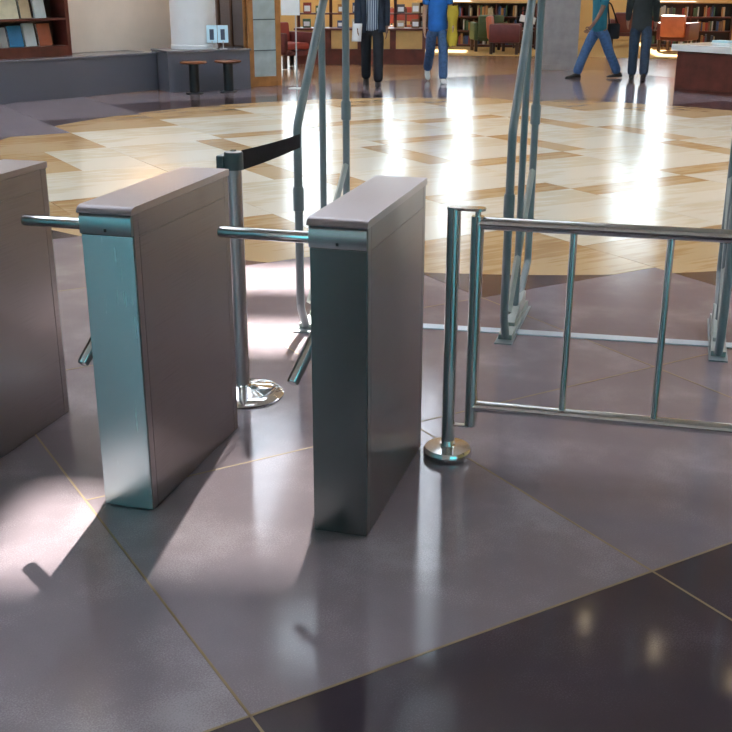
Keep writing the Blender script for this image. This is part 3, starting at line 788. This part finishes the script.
# wooden chairs with red backs round a reading table, seen between two visitors
def reading_chair(x, y, rz, label):
    t = empty('reading_chair', (x, y, .008), rz, label, 'chair', 'red backed chairs at the reading table')
    bm = nb(); box(bm, -.22, .22, -.22, .22, .42, .47, .015); obj('seat', bm, M['leather_orange'], t)
    bm = nb(); box(bm, -.21, .21, .19, .23, .55, .92, .012); obj('backrest', bm, M['leather_red'], t)
    for sx in (-1, 1):
        bm = nb(); box(bm, sx*.20-.02, sx*.20+.02, -.21, -.17, 0, .42); obj('leg', bm, M['dark_wood'], t)
        bm = nb(); box(bm, sx*.235-.02, sx*.235+.02, .19, .23, 0, .92); obj('leg', bm, M['dark_wood'], t)
for (px_, py_, rz, lab) in ((396, 46, 10, 'red backed chair just right of the visitor in striped shirt'), (408, 43, -20, 'red backed chair nearer the visitor in blue'), (385, 44, 30, 'red backed chair half hidden by the visitor in striped shirt')):
    g = on_carpet(px_, py_); reading_chair(g.x, g.y, R(rz), lab)
g = on_carpet(400, 45)
t = empty('reading_table', (g.x-.9, g.y+1.9, .008), R(10), 'dark reading table behind the red backed chairs', 'table')
bm = nb(); box(bm, -.8, .8, -.45, .45, .70, .74, .006); obj('table_top', bm, M['mahogany'], t)
for sx in (-1, 1):
    for sy in (-1, 1):
        bm = nb(); box(bm, sx*.74-.03, sx*.74+.03, sy*.4-.03, sy*.4+.03, 0, .70); obj('leg', bm, M['dark_wood'], t)
# low bookcases with books along the far wall
bookmats = []
for i, c_ in enumerate([(.30, .05, .04), (.05, .09, .20), (.45, .36, .22), (.08, .16, .09), (.52, .50, .45), (.20, .10, .05), (.40, .20, .06), (.10, .10, .12)]):
    plain('spine_%d' % i, c_, .6, var=.1); bookmats.append(M['spine_%d' % i])
spine_words = ['red', 'navy blue', 'tan', 'green', 'off white', 'brown', 'ochre', 'charcoal']
book_meshes = {}
ORD = ['first', 'second', 'third', 'fourth', 'fifth', 'sixth', 'seventh', 'eighth', 'ninth', 'tenth', 'eleventh', 'twelfth', 'thirteenth', 'fourteenth', 'fifteenth', 'sixteenth']
def far_bookcase(x, y, n_bays, label, where):
    cnt = {}
    BWd = n_bays*1.0
    t = empty('low_bookcase', (x, y, .008), 0, label, 'bookcase', 'low bookcases along the library wall')
    bm = nb(); box(bm, 0, BWd, .36, .39, 0, 1.06); obj('back_board', bm, M['dark_wood'], t)
    for k in range(n_bays+1):
        bm = nb(); box(bm, k*1.0-.015*(k > 0), k*1.0+.03-.015*(k > 0), 0, .36, 0, 1.06); obj('upright', bm, M['mahogany'], t)
    for z in (.06, .40, .74):
        bm = nb(); box(bm, .03, BWd, .01, .36, z-.03, z); obj('shelf', bm, M['mahogany'], t)
    bm = nb(); box(bm, -.03, BWd+.04, -.02, .40, 1.062, 1.10, .004); obj('top_board', bm, M['tan_panel'], t)
    bm = nb(); box(bm, .03, BWd, .03, .05, 0, .03); obj('kick_board', bm, M['dark_wood'], t)
    for bay in range(n_bays):
        for zi, z in enumerate((.061, .401, .741)):
            xx = bay+.05
            while xx < bay+.90:
                if random.random() < .22: xx += random.uniform(.05, .16); continue
                wd = random.choice((.03, .045, .06)); ht = random.choice((.20, .23, .26)); c_ = random.randrange(8)
                key = (wd, ht, c_)
                if key not in book_meshes:
                    bm = nb(); box(bm, 0, wd, 0, .18, 0, ht, .004, seg=1); me = bpy.data.meshes.new('book'); bm.to_mesh(me); bm.free(); me.materials.append(bookmats[c_]); book_meshes[key] = me
                if xx+wd > bay+.95: break
                o = link_mesh('book', book_meshes[key], None, None, (x+xx, y+.06, z+.0085))
                key2 = (zi, c_); cnt[key2] = cnt.get(key2, 0)+1
                tag(o, '%s %s book from left, %s shelf, bookcase %s' % (ORD[cnt[key2]-1], spine_words[c_], ('bottom', 'middle', 'top')[zi], where), 'book', 'books in the low bookcase ' + where)
                xx += wd+.006
g = on_carpet(452, 46.5); far_bookcase(g.x-.9, g.y, 4, 'low bookcase of many books behind the green armchair', 'behind the green armchair')
g = on_carpet(690, 47); g *= 29.6/g.y; far_bookcase(g.x-1.05, g.y, 2, 'low bookcase of books behind the service desk', 'behind the service desk')
# counter with tan panels and dark red base beyond the glass door
g = at(320, 66)
ct = empty('display_counter', (g.x-.6, g.y+.3, 0), R(14), 'dark red wooden display counter with tan panels beyond the notice', 'counter')
bm = nb(); box(bm, 0, 2.6, 0, .6, 0, .30); obj('counter_base', bm, M['mahogany'], ct)
for k in range(4):
    bm = nb(); box(bm, .06+k*.65, .59+k*.65, -.01, .5, .305, .66, .006); obj('tan_panel', bm, M['tan_panel'], ct)
    bm = nb(); box(bm, .59+k*.65, .71+k*.65, -.02, .5, .302, .66); obj('divider', bm, M['mahogany'], ct)
bm = nb(); box(bm, -.04, 2.72, -.05, .62, .662, .70, .005); obj('counter_shelf', bm, M['mahogany'], ct)
for k in range(5):
    bm = nb(); box(bm, -.02+k*.66, .04+k*.66, .5, .56, .70, 1.6); obj('upright', bm, M['mahogany'], ct)
for k, z in enumerate((.95, 1.25, 1.55)):
    bm = nb(); box(bm, -.02, 2.68, .35, .60, z, z+.03); obj('display_shelf', bm, M['mahogany'], ct)
mt = Matrix.Translation((g.x-.6, g.y+.3, 0)) @ Matrix.Rotation(R(14), 4, 'Z')
k = 0
for zi, z in enumerate((.701, .981, 1.281)):
    for xi, xx in enumerate((.2, .45, .9, 1.2, 1.55, 2.1, 2.4)):
        k += 1; c_ = (k*3) % 8; ht = .14+.03*(k % 3)
        p = mt @ Vector((xx, .42 if z > .75 else .25, z))
        o = empty('pamphlet_box', p, R(14), '%s pamphlet box, %s from the left on the %s level of the display counter' % (spine_words[c_], ORD[xi], ('lowest', 'middle', 'highest')[zi]), 'box', 'pamphlet boxes on the display counter')
        bm = nb(); box(bm, -.08, .08, -.03, .05, 0, ht, .004); obj('box_body', bm, bookmats[c_], o)
        bm = nb(); box(bm, -.06, .06, -.034, -.0305, .03, ht*.7); obj('box_label', bm, M['paper'], o)
g = at(289, 68)
armchair(g.x, g.y, R(60), 'leather_red', 'leather_maroon', 'red armchair just behind the oak glass door')

# ------------------------------------------------------------------ people
def skin_mesh(name, verts, edges, radii, mat, parent, root=0, sub=2):
    me = bpy.data.meshes.new(name); me.from_pydata([tuple(v) for v in verts], edges, []); me.update()
    o = bpy.data.objects.new(name, me); C.objects.link(o); me.materials.append(mat); o.parent = parent
    md = o.modifiers.new('skin', 'SKIN'); md.use_smooth_shade = True
    lay = me.skin_vertices[0].data
    for i, r in enumerate(radii):
        lay[i].radius = r if isinstance(r, tuple) else (r, r); lay[i].use_root = (i == root)
    sb = o.modifiers.new('sub', 'SUBSURF'); sb.levels = sub; sb.render_levels = sub
    return o
def person(x, y, face, label, h, legs, arms, top_m, trouser_m, shoe_m, skin_m, open_jacket=None, sleeve=0.55, jacket_len=.0):
    """face: direction the person walks (world angle, 0 = +X). legs: (hip swing, knee bend) degrees for left and right; arms: (swing, elbow)"""
    k = h/1.72
    t = empty('person', (x, y, 0), face-PI/2, label, 'person')      # local +Y is forward
    def V(a, b, c): return Vector((a*k, b*k, c*k))
    # legs
    def leg(sx, hip, knee):
        hp = V(sx*.095, 0, .90); th = R(hip)
        kn = hp + V(0, math.sin(th)*.42, -math.cos(th)*.42)
        t2 = th - R(knee); an_ = kn + V(0, math.sin(t2)*.40, -math.cos(t2)*.40)
        return hp, kn, an_, t2
    LL, RL = leg(-1, *legs[0]), leg(1, *legs[1])
    low = min(LL[2].z, RL[2].z) - .085*k
    drop = V(0, 0, 0); drop.z = -low
    t.location.z = 0
    def sh(v): return v + drop
    def arm(sx, swing, elbow, out=6):
        s_ = V(sx*.185, 0, 1.40); a_ = R(swing); o_ = R(out)
        el = s_ + V(sx*math.sin(o_)*.28, math.sin(a_)*.28, -math.cos(a_)*math.cos(o_)*.28)
        a2 = a_ + R(elbow); wr = el + V(sx*.01, math.sin(a2)*.25, -math.cos(a2)*.25)
        hd = wr + V(0, math.sin(a2+.15)*.09, -math.cos(a2+.15)*.09)
        return s_, el, wr, hd, a2
    LA, RA_ = arm(-1, *arms[0]), arm(1, *arms[1])
    # body: one continuous figure
    vs = [V(0, 0, .95), V(0, .01, 1.12), V(0, .015, 1.30), V(0, 0, 1.43), V(0, .01, 1.50), V(0, .025, 1.555), V(0, .03, 1.635), V(0, .02, 1.70)]
    rd = [(.13, .09), (.115, .08), (.14, .09), (.09, .06), .048, (.058, .07), (.07, .088), (.045, .06)]
    ed = [(i, i+1) for i in range(7)]
    for A in (LA, RA_):
        b = len(vs); vs += [A[0], A[1], A[2], A[3]]; rd += [.052, .04, .028, (.036, .02)]; ed += [(3, b), (b, b+1), (b+1, b+2), (b+2, b+3)]
    for Lg in (LL, RL):
        b = len(vs); vs += [Lg[0], Lg[1], Lg[2]]; rd += [.075, .05, .035]; ed += [(0, b), (b, b+1), (b+1, b+2)]
    rd = [tuple(c_*k for c_ in r) if isinstance(r, tuple) else r*k for r in rd]
    body = skin_mesh('body', [sh(v) for v in vs], ed, rd, M[skin_m], t)
    # five fingers on each hand
    for A, sx in ((LA, -1), (RA_, 1)):
        hd, a2 = A[3], A[4]; dr_ = Vector((0, math.sin(a2+.25), -math.cos(a2+.25)))
        bm = nb()
        for q, ln_ in enumerate((.06, .07, .075, .068)):
            p0 = sh(hd) + Vector((0, (q-1.5)*.019*math.cos(a2), (q-1.5)*.019*math.sin(a2)))*k
            bend_ = Vector((-sx*.25, 0, 0))
            p1 = p0 + (dr_ + bend_*.5).normalized()*ln_*.55*k; p2 = p1 + (dr_ + bend_*1.6).normalized()*ln_*.5*k
            tube(bm, [p0, p1, p2], [.0095*k, .0085*k, .006*k], 8)
        p0 = sh(A[2]*.4+A[3]*.6) + Vector((0, .03*math.cos(a2), .03*math.sin(a2)))*k
        p1 = p0 + (dr_*.6 + Vector((0, math.cos(a2), math.sin(a2)))*.6).normalized()*.035*k
        tube(bm, [p0, p1, p1+dr_*.03*k], [.011*k, .010*k, .007*k], 8)
        obj('fingers', bm, M[skin_m], t, smooth=60)
    # head details
    hc = sh(V(0, .03, 1.61))
    bm = nb(); tube(bm, [hc+V(0, .078, .012), hc+V(0, .105, -.022), hc+V(0, .085, -.03)], [.010*k, .016*k, .010*k], 8); obj('nose', bm, M[skin_m], t, smooth=60)
    for sx in (-1, 1):
        bm = nb(); bmesh.ops.create_uvsphere(bm, u_segments=10, v_segments=8, radius=.011*k, matrix=Matrix.Translation(hc+V(sx*.03, .082, .012))); obj('eye', bm, M['hair'], t, smooth=60)
        bm = nb(); bmesh.ops.create_uvsphere(bm, u_segments=10, v_segments=8, radius=1, matrix=Matrix.Translation(hc+V(sx*.073, .0, -.01)) @ Matrix.Diagonal((.010*k, .018*k, .03*k, 1))); obj('ear', bm, M[skin_m], t, smooth=60)
    bm = nb(); box(bm, -.022*k, .022*k, 0, .008*k, -.003*k, .003*k, mtx=Matrix.Translation(hc+V(0, .085, -.052))); obj('mouth', bm, M['leather_red'], t)
    bm = nb(); bmesh.ops.create_uvsphere(bm, u_segments=20, v_segments=12, radius=1, matrix=Matrix.Translation(hc+V(0, -.018, .035)) @ Matrix.Diagonal((.088*k, .10*k, .095*k, 1)))
    bmesh.ops.bisect_plane(bm, geom=bm.verts[:]+bm.edges[:]+bm.faces[:], plane_co=hc+V(0, .05, .02), plane_no=Vector((0, .75, -.66)), clear_outer=True)
    obj('hair', bm, M['hair'], t, smooth=60)
    # top
    vs = [V(0, .0, .80-jacket_len), V(0, .01, 1.08), V(0, .015, 1.30), V(0, 0, 1.42), V(0, .005, 1.465)]
    rd = [(.185, .135), (.172, .122), (.18, .125), (.12, .085), (.06, .06)]; ed = [(0, 1), (1, 2), (2, 3), (3, 4)]
    for A in (LA, RA_):
        b = len(vs)
        if sleeve <= 1: vs += [A[0], A[0]*(1-sleeve)+A[1]*sleeve]; rd += [.075, .065]; ed += [(3, b), (b, b+1)]
        else: vs += [A[0], A[1], A[1]*.1+A[2]*.9]; rd += [.075, .06, .046]; ed += [(3, b), (b, b+1), (b+1, b+2)]
    rd = [tuple(c_*k for c_ in r) if isinstance(r, tuple) else r*k for r in rd]
    skin_mesh('shirt', [sh(v) for v in vs], ed, rd, M[top_m], t, 1)
    if open_jacket:
        # open jacket: two front panels hanging at the sides and a back, with sleeves
        for sx in (-1, 1):
            bm = nb(); n = 12; rows = []
            for zi in range(9):
                z = 1.44-zi*.078
                wz = .185+.012*math.sin(zi*.9)
                if zi == 0: wz = .13
                row = []
                for a_ in range(n+1):
                    th = R(-90) + (R(62)+R(90))*a_/n
                    row.append((sx*wz*math.cos(th)*1.04, .14*math.sin(th)*1.05, z))
                rows.append(row)
            vv = [[bm.verts.new(sh(V(*p))) for p in row] for row in rows]
            for i in range(8):
                for j in range(n): bm.faces.new((vv[i][j], vv[i][j+1], vv[i+1][j+1], vv[i+1][j]))
            o = obj('jacket_panel', bm, M[open_jacket], t, smooth=60)
            md = o.modifiers.new('thick', 'SOLIDIFY'); md.thickness = .012; md.offset = 1
            A = LA if sx < 0 else RA_
            bm = nb(); tube(bm, [sh(A[0])+V(-sx*.02, 0, .03), sh(A[0]*.7+A[1]*.3), sh(A[1]), sh(A[1]*.15+A[2]*.85)], [.07*k, .078*k, .068*k, .052*k], 14); obj('jacket_sleeve', bm, M[open_jacket], t, smooth=60)
    # trousers
    vs = [V(0, 0, .97), V(0, 0, .90)]; rd = [(.165, .115), (.16, .115)]; ed = [(0, 1)]
    for Lg in (LL, RL):
        b = len(vs); vs += [Lg[0]-V(0, 0, .05), Lg[0]*.5+Lg[1]*.5, Lg[1], Lg[1]*.5+Lg[2]*.5, Lg[2]-V(0, 0, .03)]
        rd += [.105, .098, .086, .082, .082]; ed += [(1, b), (b, b+1), (b+1, b+2), (b+2, b+3), (b+3, b+4)]
    rd = [tuple(c_*k for c_ in r) if isinstance(r, tuple) else r*k for r in rd]
    skin_mesh('trousers', [sh(v) for v in vs], ed, rd, M[trouser_m], t, 1)
    # shoes
    for Lg in (LL, RL):
        an_, t2 = sh(Lg[2]), Lg[3]
        bm = nb(); prof = [(-.075, .035, .05), (-.05, .045, .085), (0, .047, .085), (.06, .047, .065), (.12, .050, .045), (.17, .042, .035), (.20, .02, .022)]
        rings = []
        for (yy, hw, ht) in prof:
            rings.append([bm.verts.new(Vector((hw*math.cos(a_)*k, yy*k, max(0, (ht*.5+ht*.55*math.sin(a_)))*k))) for a_ in [2*PI*q/12 for q in range(12)]])
        for i in range(len(rings)-1):
            for q in range(12): bm.faces.new((rings[i][q], rings[i][(q+1) % 12], rings[i+1][(q+1) % 12], rings[i+1][q]))
        bm.faces.new(rings[0]); bm.faces.new(rings[-1])
        pit = min(0.0, t2*.9) if an_.z > .1*k else 0.0
        bmesh.ops.transform(bm, matrix=Matrix.Translation(an_ - Vector((0, 0, .085*k))) @ Matrix.Translation((0, 0, .085*k)) @ Matrix.Rotation(pit, 4, 'X') @ Matrix.Translation((0, 0, -.085*k)), verts=bm.verts[:])
        obj('shoe', bm, M[shoe_m], t, smooth=50)
    return t, (lambda A: t.matrix_basis @ sh(A)), LA, RA_
def toward(x, y): return math.atan2(-y, -x)
bpy.context.view_layer.update()
# visitor in an open dark jacket over a striped shirt, walking towards us with a sheet of paper
g = at(372, 86.0)
t, wpos, LA, RA_ = person(g.x, g.y, toward(g.x, g.y), 'person in black trousers and striped shirt holding a white sheet, walking closer', 1.76, ((10, 4), (-10, 14)), ((-6, 12), (8, 22)), 'striped_cloth', 'black_cloth', 'shoe_dark', 'skin_deep', 'navy_cloth', 1.5)
bpy.context.view_layer.update()
hp = t.matrix_world @ (RA_[3]) if False else wpos(RA_[3])
pp = empty('paper_sheet', (hp.x, hp.y, hp.z), toward(g.x, g.y)-PI/2, 'white sheet of paper held by the person in striped shirt', 'paper')
bm = nb(); n = 6; rows = [[bm.verts.new((-.075+.15*j/4 + .02*i/n, .02*math.sin(j*.8)+.02, .12-.27*i/n)) for j in range(5)] for i in range(n+1)]
for i in range(n):
    for j in range(4): bm.faces.new((rows[i][j], rows[i][j+1], rows[i+1][j+1], rows[i+1][j]))
o = obj('sheet', bm, M['paper'], pp, smooth=60); o.modifiers.new('thick', 'SOLIDIFY').thickness = .002
# visitor in a bright blue top with a yellow jacket over the arm
g = at(436, 82.5)
t, wpos, LA, RA_ = person(g.x, g.y, toward(g.x, g.y)+.15, 'person in a bright blue top and jeans with a yellow jacket over one arm', 1.70, ((14, 6), (-16, 30)), ((4, 40), (-4, 20)), 'blue_cloth', 'denim', 'shoe_white', 'skin', None, .55)
hp = wpos(LA[2])
yj = empty('yellow_jacket', (hp.x, hp.y, hp.z), toward(g.x, g.y)-PI/2, 'yellow jacket hanging over the arm of the person in blue', 'jacket')
bm = nb(); n = 10; rows = []
for i in range(n+1):
    z = .30-.62*i/n
    rows.append([bm.verts.new(((.075+.015*math.sin(i))*math.cos(a_)+.01*math.sin(3*a_+i*.4), (.06)*math.sin(a_), z + .01*math.sin(4*a_))) for a_ in [2*PI*q/16 for q in range(16)]])
for i in range(n):
    for q in range(16): bm.faces.new((rows[i][q], rows[i][(q+1) % 16], rows[i+1][(q+1) % 16], rows[i+1][q]))
bm.faces.new(rows[0]); bm.faces.new(rows[-1])
obj('jacket_cloth', bm, M['yellow_cloth'], yj, smooth=60)
# visitor in teal walking left
g = at(596, 78)
right_img = Vector((math.cos(YAW), math.sin(YAW)))
left_ang = math.atan2(-right_img.y, -right_img.x)
t, wpos, LA, RA_ = person(g.x, g.y, left_ang+R(15), 'person in a teal shirt and blue jeans striding to the left', 1.74, ((-22, 8), (26, 4)), ((22, 14), (-20, 18)), 'teal_cloth', 'denim', 'shoe_dark', 'skin_deep', None, .6)
# shoulder bag of the teal visitor
hp = wpos(Vector((.0, -.24, .98)))
sb = empty('shoulder_bag', (hp.x, hp.y, hp.z-.1), left_ang+R(15)-PI/2, 'dark shoulder bag carried by the person in teal', 'bag')
bm = nb(); box(bm, -.06, .06, -.13, .07, -.16, .10, .03); obj('bag_body', bm, M['black_cloth'], sb, smooth=40)
bm = nb(); tube(bm, round_pts([(0, -.10, .09), (-.0, .05, .42), (-.0, .12, .45), (0, .06, .09)], .06), .014, 8); obj('strap', bm, M['black_cloth'], sb, smooth=60)
# visitor in dark clothes walking away
g = at(637, 80)
t, wpos, LA, RA_ = person(g.x, g.y, toward(g.x, g.y)+PI, 'person in dark jacket and dark jeans standing nearest the service desk', 1.78, ((8, 4), (-8, 10)), ((4, 30), (-2, 30)), 'charcoal_cloth', 'denim_dark', 'shoe_dark', 'skin', None, 1.5, .06)

# ------------------------------------------------------------------ lamps of the place
def wall_lamp(p, rz, label, energy, col):
    t = empty('wall_lamp', p, rz, label, 'lamp')
    bm = nb(); lathe(bm, [(0, -.06), (.09, -.05), (.12, .04), (.10, .04), (.07, -.04), (0, -.045)], 24); obj('shade', bm, M['steel_paint'], t, smooth=40)
    bm = nb(); lathe(bm, [(0, -.03), (.05, -.02), (.06, .01), (0, .02)], 16); obj('bulb', bm, M['lamp_warm'], t, smooth=60)
    bm = nb(); box(bm, -.02, .02, .1, .3, -.03, .0); obj('bracket', bm, M['steel_paint'], t)
    l = bpy.data.lights.new('wall_lamp_light', 'POINT'); l.energy = energy; l.color = col; l.shadow_soft_size = .1
    o = bpy.data.objects.new('wall_lamp_light', l); C.objects.link(o); o.parent = t; o.location = (0, 0, .08)
wp = Vector((*A1, 0)) + n1*.5 + Vector((math.cos(ang), math.sin(ang), 0))*.1
wall_lamp(Vector((wp.x, wp.y, 2.3)), ang, 'small warm wall lamp above the granite ledge', 60, (1.0, .66, .36))
